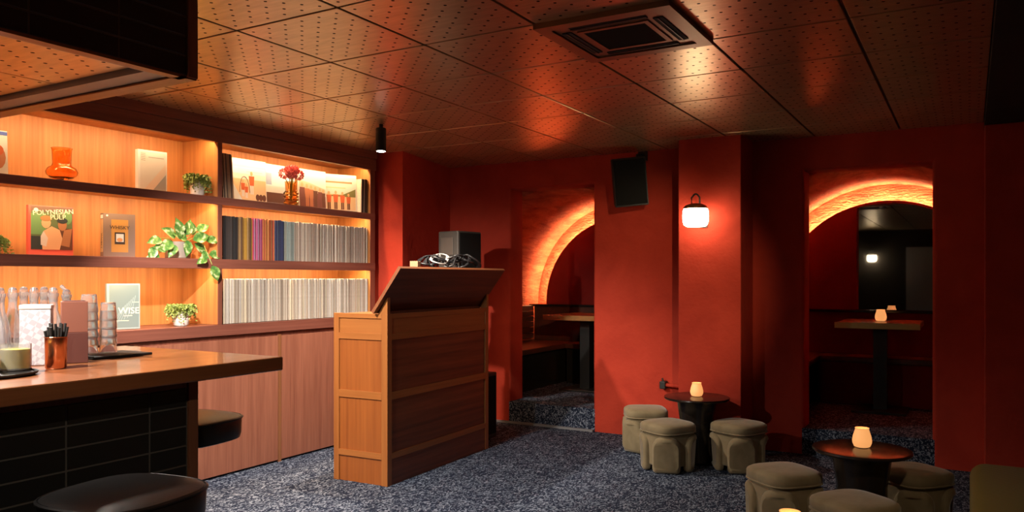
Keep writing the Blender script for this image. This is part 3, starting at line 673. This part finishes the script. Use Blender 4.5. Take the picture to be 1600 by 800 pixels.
# record covers facing out
def cover(label, loc, rz, bg, w=.31, h=.31, tilt=-.06): return upright_item('record_cover', label, 'record', loc, rz, w, .006, h, bg, tilt=tilt)
sky = flat('sky_blue', (.55, .62, .68)); sand = flat('sand', (.62, .44, .26)); rust = flat('rust', (.50, .10, .03)); umber = flat('umber', (.12, .045, .03)); clay = flat('clay', (.42, .16, .08)); plum = flat('plum', (.17, .06, .055))
def person_fig(t, x, z, s, top, bottom, y):
    prt(t, R(x-.012*s, x-.001*s, z, z+.055*s), bottom, y); prt(t, R(x+.001*s, x+.012*s, z, z+.055*s), bottom, y)
    prt(t, [(x-.014*s, z+.05*s), (x+.014*s, z+.05*s), (x+.019*s, z+.105*s), (x-.019*s, z+.105*s)], top, y-.0006); prt(t, blob(x, z+.12*s, .009*s, .013*s, 10), 'skin', y-.0006)
c1, y = cover('record cover with a beach scene and figures in orange', (XS, 4.11, Z3+.012), R90-.06, 'white_print')
prt(c1, R(-.15, .15, .005, .16), sand, y); prt(c1, R(-.15, .15, .20, .25), sky, y); prt(c1, R(-.02, .12, .215, .222), 'white_print', y-.0006)
prt(c1, [(-.15, .005), (-.07, .005), (-.15, .13)], sky, y-.0006)
for x, z, s in ((-.06, .03, .95), (.02, .05, 1.3), (-.03, .02, .8)): person_fig(c1, x, z, s, rust, 'white_print', y-.001)
for x in (.07, .10, .13): prt(c1, blob(x, .03, .018, .025), umber, y-.001)
P('print', tube(nb(), [(-.09+.045*(1-math.cos(PI*i/10)), y-.001, .06+.12*math.sin(PI*i/10)) for i in range(11)], .002, 5), umber, c1)
c2, y = cover('record cover in pale blue half hidden behind the flower vase', (XS-.03, 4.44, Z3+.012), R90-.04, sky)
prt(c2, R(-.15, .15, .01, .09), umber, y); prt(c2, R(-.15, .15, .09, .14), 'white_print', y); prt(c2, R(-.15, -.08, .15, .24), flat('sea_blue', (.25, .33, .5)), y)
c3, y = cover('record cover with a row of people in brown under pale sky', (XS, 4.765, Z3+.012), R90-.06, 'white_print', .30)
prt(c3, R(-.14, .14, .005, .14), plum, y); prt(c3, [(-.14, .14), (-.02, .14), (.14, .10), (.14, .16), (-.02, .20), (-.14, .22)], flat('rock', (.50, .40, .30)), y-.0004)
for i, (x, m_) in enumerate(((-.11, plum), (-.06, clay), (-.015, clay), (.03, umber), (.08, plum), (.115, umber))): person_fig(c3, x, .008, 1.45-.06*i, m_, m_, y-.001)
c4, y = cover('record cover with four players in orange before a landscape', (XS+.005, 5.085, Z3+.012), R90-.45, 'white_print', .30)
prt(c4, R(-.14, .14, .14, .29), flat('pale_teal', (.45, .53, .48)), y); prt(c4, R(-.13, .11, .235, .25), clay, y-.0006); prt(c4, R(-.13, .05, .19, .20), sand, y-.0006)
prt(c4, R(-.14, .14, .005, .14), sand, y); prt(c4, [(-.14, .13), (.02, .135), (.14, .19), (.14, .12), (-.14, .12)], flat('bush', (.16, .15, .05)), y-.0006)
for x, s in ((-.10, 1.15), (-.04, 1.2), (.02, 1.15), (.075, 1.05)): person_fig(c4, x, .01, s, rust, umber, y-.001)
cE, y = cover('record cover with a pink portrait under a blue band, by the shelf end', (XS+.02, 2.28, Z3+.012), R90-.1, 'white_print', .20, .24)
prt(cE, R(-.1, .1, .215, .235), flat('royal', (.06, .1, .35)), y); prt(cE, blob(.04, .09, .05, .07), clay, y-.0004); prt(cE, blob(.05, .13, .03, .03), rust, y-.0008)
# vases
va = thing('vase', 'bulbous amber glass vase on the top shelf', 'vase', (-4.69, 2.715, Z3+.001))
P('body', lathe(nb(), [(.028, .022), (.062, .03), (.083, .05), (.087, .066), (.078, .088), (.056, .102), (.050, .115), (.054, .2), (.058, .208), (.055, .208), (.051, .2), (.047, .115), (.052, .1), (.074, .086), (.082, .066), (.078, .05), (.06, .034), (.001, .03)], 32, cap=False), 'amber_glass', va, True)
for a in range(3): P('foot', lathe(nb(), [(.006, 0), (.011, .008), (.010, .022), (.006, .03)], 12, (.04*math.cos(a*2.09), .04*math.sin(a*2.09), 0)), 'amber_glass', va, True)
vb = thing('vase', 'ribbed amber glass vase between the record covers', 'vase', (-4.585, 4.452, Z3+.001))
prof = [(.035, 0)]+[(.052+.008*(i % 2), .012+.012*i) for i in range(8)]+[(.045, .115), (.047, .18), (.05, .185), (.047, .185), (.043, .175), (.041, .11)]+[(.047, .1-.02*i) for i in range(4)]+[(.001, .02)]
P('body', lathe(nb(), prof, 28, cap=False), 'amber_glass', vb, True)
fl = thing('flower_bunch', 'bunch of coral pink flowers standing in the ribbed vase', 'flowers', (-4.585, 4.452, Z3+.03))
for k, (dx_, dy_, dz_, r) in enumerate(((0, 0, .245, .042), (-.01, -.065, .215, .04), (.02, .062, .215, .04), (.035, -.02, .22, .037), (.0, .035, .255, .034), (-.03, .03, .22, .036), (.02, -.045, .245, .033))):
    s_ = P('stem', tube(nb(), [(dx_*.15, dy_*.15, .01), (dx_*.4, dy_*.4, .14), (dx_, dy_, dz_-r*.5)], .003, 6), 'leaf_stem', fl)
    bm = nb()
    for q in range(46):
        a = q*2.399; u = 1-2*(q+.5)/46; rr = math.sqrt(1-u*u); d = Vector((rr*math.cos(a), rr*math.sin(a), u)); c_ = Vector((dx_, dy_, dz_))
        t1 = d.orthogonal().normalized(); t2 = d.cross(t1); p = c_+d*r; q0 = c_+d*r*.35
        vs = [bm.verts.new(x) for x in (q0, p*1+t1*.007, p+d*.006, p-t1*.007)]; bm.faces.new(vs)
        vs = [bm.verts.new(x) for x in (q0, p*1+t2*.007, p+d*.006, p-t2*.007)]; bm.faces.new(vs)
    P('blossom', bm, 'pink_petal', fl)
# plants
def small_plant(name, label, loc, pot, droop, n=150, rp=.05, hp=.085, dirv=None):
    t = thing(name, label, 'plant', loc)
    P('pot', lathe(nb(), [(rp*.8, 0), (rp*.95, .01), (rp, hp*.5), (rp*.95, hp), (rp*.85, hp), (rp*.85, hp-.01)], 24), pot, t, True)
    bm = nb()
    for i in range(n):
        a = random.uniform(0, 2*PI); r0 = rp*math.sqrt(random.random())*.95; p = Vector((r0*math.cos(a), r0*math.sin(a), hp))
        tr_ = dirv is not None and i % 16 == 0; u = random.uniform(.55, 1.1)
        v = Vector((math.cos(a)*.75*u, math.sin(a)*.75*u, random.uniform(.5, 1.2)))
        if tr_: v = Vector(dirv)+Vector((random.uniform(-.2, .2), random.uniform(-.2, .2), .5))
        for s2 in range(random.randint(7, 11) if not tr_ else 11):
            p = p+v*.0115; v = Vector((v.x*.9, v.y*.9, v.z-.22*droop))
            if not tr_ and p.z < .006: break
            q = Vector((random.uniform(-1, 1), random.uniform(-1, 1), random.uniform(-1, 1))).normalized()*.0095; q2 = q.orthogonal().normalized()*.006
            bm.faces.new([bm.verts.new(p-q), bm.verts.new(p+q2), bm.verts.new(p+q), bm.verts.new(p-q2)])
    f = P('foliage', bm, 'foliage', t); f['kind'] = 'stuff'
    return t
small_plant('trailing_plant', 'small trailing plant in a white pot on the top shelf', (-4.60, 3.60, Z3+.001), 'white_ceramic', 1.0, 260, .048, .1, (.75, .35, 0))
small_plant('leafy_plant', 'small bushy plant in a white pot on the cabinet ledge', (-4.64, 3.50, Z1+.001), 'white_ceramic', 1.0, 300, .052, .1)
small_plant('trailing_plant', 'trailing plant at the end of the middle shelf', (-4.62, 2.29, Z2+.001), 'grey_pot', 1.1, 90, .045, .06, (1.0, .5, .25))
small_plant('leafy_plant', 'small green plant on the cabinet ledge behind the bottles', (-4.64, 2.26, Z1+.001), 'grey_pot', 1.2, 110, .05, .09)
po = thing('pothos_plant', 'variegated pothos plant trailing from a grey pot', 'plant', (-4.64, 3.475, Z2+.001))
P('pot', lathe(nb(), [(.074, 0), (.08, .006), (.086, .1), (.086, .112), (.078, .112), (.076, .1)], 32), 'grey_pot', po, True)
P('soil', lathe(nb(), [(.077, .095), (.077, .1)], 24), 'soil', po)
bm = nb(); prof = [(0, 0), (.018, .014), (.027, .032), (.027, .05), (.018, .072), (.006, .09), (0, .1)]
vl = [bm.verts.new((-x, yy, -abs(x)*-.35-.25*yy*yy*6)) for x, yy in prof[1:-1]]; vr = [bm.verts.new((x, yy, abs(x)*.35-.25*yy*yy*6)) for x, yy in prof[1:-1]]
vm = [bm.verts.new((0, yy, -.25*yy*yy*6)) for x, yy in prof]
for i in range(len(prof)-1):
    if i == 0: bm.faces.new((vm[0], vm[1], vl[0])); bm.faces.new((vm[0], vr[0], vm[1]))
    elif i == len(prof)-2: bm.faces.new((vm[i], vm[i+1], vl[i-1])); bm.faces.new((vm[i], vr[i-1], vm[i+1]))
    else: bm.faces.new((vm[i], vm[i+1], vl[i], vl[i-1])); bm.faces.new((vm[i], vr[i-1], vr[i], vm[i+1]))
me_l = bpy.data.meshes.new('leaf'); bm.to_mesh(me_l); bm.free(); me_l.materials.append(M['pothos_leaf'])
for p in me_l.polygons: p.use_smooth = True
# leaf base positions (y along the shelf, z) read from the plant's habit; tips hang outward
LV = [(-.20, .125, 100, 1.0), (-.27, .075, 160, .9), (-.23, .02, 110, .8), (-.17, .055, 80, .95), (-.12, .115, 120, 1.1), (-.07, .145, 60, 1.1), (-.02, .16, 20, 1.1), (.03, .165, -20, 1.05), (.0, .13, 175, 1.0), (.05, .13, -70, 1.15), (.09, .11, -130, 1.0),
      (.02, .14, 75, 1.0), (-.05, .13, 30, .9), (.13, .2, -60, .95), (.17, .13, -80, .95), (.10, .17, 10, .85), (.19, .03, -90, 1.0), (.13, .0, 110, .8), (.18, -.05, -160, 1.0), (.06, .09, 150, .9), (-.09, .09, 140, .9), (.14, .06, -170, .8), (-.28, .01, 130, .7)]
for yy, zz, ang, s_ in LV:
    xx = .05+random.uniform(-.02, .05)
    if zz < .09: xx = .095
    if zz < .03 and yy > .1: xx = .14
    o = share('leaf', me_l, po, (xx, yy*.92, zz*.95), scale=(s_*1.25, s_*1.15, s_*1.2))
    d = Vector((.18, -math.sin(math.radians(ang)), math.cos(math.radians(ang)))).normalized()
    nrm = Vector((1, -.25+random.uniform(-.4, .4), .45)); nrm = (nrm-d*nrm.dot(d)).normalized(); xa = d.cross(nrm)
    mt = Matrix((xa, d, nrm)).transposed(); o.rotation_euler = mt.to_euler()
for pts in (((.0, -.03, .1), (.05, -.10, .13), (.07, -.18, .13), (.08, -.24, .06), (.09, -.27, .02)), ((.0, .03, .1), (.05, .10, .15), (.07, .14, .12), (.11, .15, .04), (.14, .165, -.04)), ((0, .02, .1), (.04, .08, .17), (.05, .12, .2)), ((.02, -.04, .1), (.06, -.12, .08), (.08, -.17, .05), (.09, -.22, .02))):
    P('vine', tube(nb(), pts, .003, 6), 'leaf_stem', po)

# ---------------------------------------------------------------- things on the bar
BT = 1.071
tr = thing('bar_tray', 'dark oval tray carrying bottles and jars', 'tray', (-2.76, 1.36, BT))
P('plate', lathe(nb(), [(.12, 0), (.128, .004), (.132, .012), (.127, .012), (.122, .006)], 40), 'black_plastic', tr, True); P('mat', lathe(nb(), [(.118, .0062), (.118, .0075)], 40), 'black_leather', tr)
for o in tr.children: o.scale = (.95, 1.1, 1)
tr2 = thing('service_mat', 'black rubber service mat under the stacked tumblers', 'mat', (-3.06, 1.965, BT))
P('slab', B(-.1, .1, -.13, .13, 0, .010, .003), 'black_plastic', tr2); P('rim', B(-.1, .1, -.13, -.124, .010, .013), 'black_plastic', tr2)
def bottle(loc, label, h=.27, grp='clear glass bottles on the bar'):
    t = thing('glass_bottle', label, 'bottle', loc, random.uniform(0, 6), grp); k = h/.27
    pr_ = [(.028, 0), (.034, .006), (.036, .03), (.036, .10), (.030, .15), (.018, .19), (.0155, .22), (.017, .245), (.020, .25), (.020, .262), (.017, .262)]
    inn = [(r-.0035, max(.007, z)) for r, z in reversed(pr_[1:-1])]
    P('body', lathe(nb(), [(r, z*k) for r, z in pr_+inn+[(.001, .007)]], 24, cap=False), 'glass', t, True)
    P('stopper', lathe(nb(), [(.011, .225*k), (.014, .262*k), (.017, .268*k), (.012, .282*k), (.002, .285*k)], 16), 'glass', t, True)
    return t
b0 = bottle((-3.279, 1.703, BT), 'clear glass carafe among the bottles on the bar')
for x, yv in ((-3.206, 1.745), (-3.126, 1.776), (-3.425, 1.823), (-3.354, 1.867), (-3.195, 1.613), (-3.10, 1.55)): dup(b0, (x, yv, BT), random.uniform(0, 6))
po_ = bottle((-3.253, 1.903, BT), 'clear glass bottle with a slanted pourer behind the menu box', .26, None)
P('pourer', tube(nb(), [(0, 0, .24), (.0, .01, .27), (.01, .05, .285)], .008), 'glass', po_, True)
def jar(loc, label, fill, h=.085, r=.05):
    t = thing('glass_jar', label, 'jar', loc)
    P('body', lathe(nb(), [(r*.9, 0), (r, .005), (r, h), (r-.003, h), (r-.003, .008), (.001, .006)], 24, cap=False), 'glass', t, True)
    P('contents', lathe(nb(), [(r*.85, .0075), (r-.0045, .011), (r-.0045, h*.8), (r*.8, h*.82)], 24), fill, t, True)
jar((-2.78, 1.34, BT+.0085), 'glass jar of dark cherries on the oval tray', 'dark_fruit', .08)
jar((-2.79, 1.455, BT+.0085), 'glass jar of lemon slices on the oval tray', 'lemon_liquid', .09)
nk = thing('napkin_box', 'pale grey napkin box with a lattice pattern', 'box', (-2.985, 1.635, BT), .95)
P('body', B(-.05, .05, -.04, .04, 0, .205, .003), 'lattice_card', nk); P('lid', B(-.052, .052, -.042, .042, .205, .222, .004), 'white_print', nk)
mn = thing('menu_box', 'tall brown menu holder with a darker lattice foot', 'menu holder', (-2.95, 1.755, BT), math.radians(62))
P('upper', B(-.044, .044, -.045, .045, .115, .232, .002), 'menu_brown', mn); P('foot', B(-.0445, .0445, -.0455, .0455, 0, .115, .002), 'menu_dark', mn); P('cards', B(-.036, .036, -.03, .03, .232, .235), 'menu_dark', mn)
sc_ = thing('straw_cup', 'polished copper cup holding black straws', 'cup', (-2.80, 1.60, BT))
P('cup', lathe(nb(), [(.031, 0), (.034, .004), (.036, .11), (.038, .112), (.034, .112), (.031, .006), (.001, .005)], 28, cap=False), 'copper', sc_, True); P('rim', tube(nb(), [(.037*math.cos(2*PI*i/24), .037*math.sin(2*PI*i/24), .112) for i in range(25)], .0015, 6), 'copper', sc_)
for i in range(18):
    a = i*2.4; r0 = .008+.018*(i/18); r1 = r0*1.6
    tag(obj('drinking_straw', tube(nb(), [(-2.80+r0*.5*math.cos(a), 1.60+r0*.5*math.sin(a), BT+.007), (-2.80+r1*math.cos(a), 1.60+r1*math.sin(a), BT+.135+.012*(i % 3))], .0045, 7), 'black_plastic'), 'short black straw standing in the copper cup', 'straw', 'black straws in the copper cup')
tum = None
for sx, sy, n_, lb in ((-3.09, 1.900, 6, 'clear tumbler in the taller stack on the service mat'), (-3.075, 1.972, 5, 'clear tumbler in the lower stack on the service mat')):
    for k in range(n_):
        loc = (sx, sy, BT+.011+k*.034)
        if tum is None:
            tum = thing('tumbler', lb, 'glass', loc, 0, 'stacked clear tumblers')
            P('body', lathe(nb(), [(.032, 0), (.034, .0), (.034, .004), (.030, .05), (.028, .071), (.026, .074), (.001, .074), (.001, .068), (.024, .068), (.0275, .05), (.0315, .004)], 24, cap=False), 'glass', tum, True)
        else: dup(tum, loc, 0, lb)
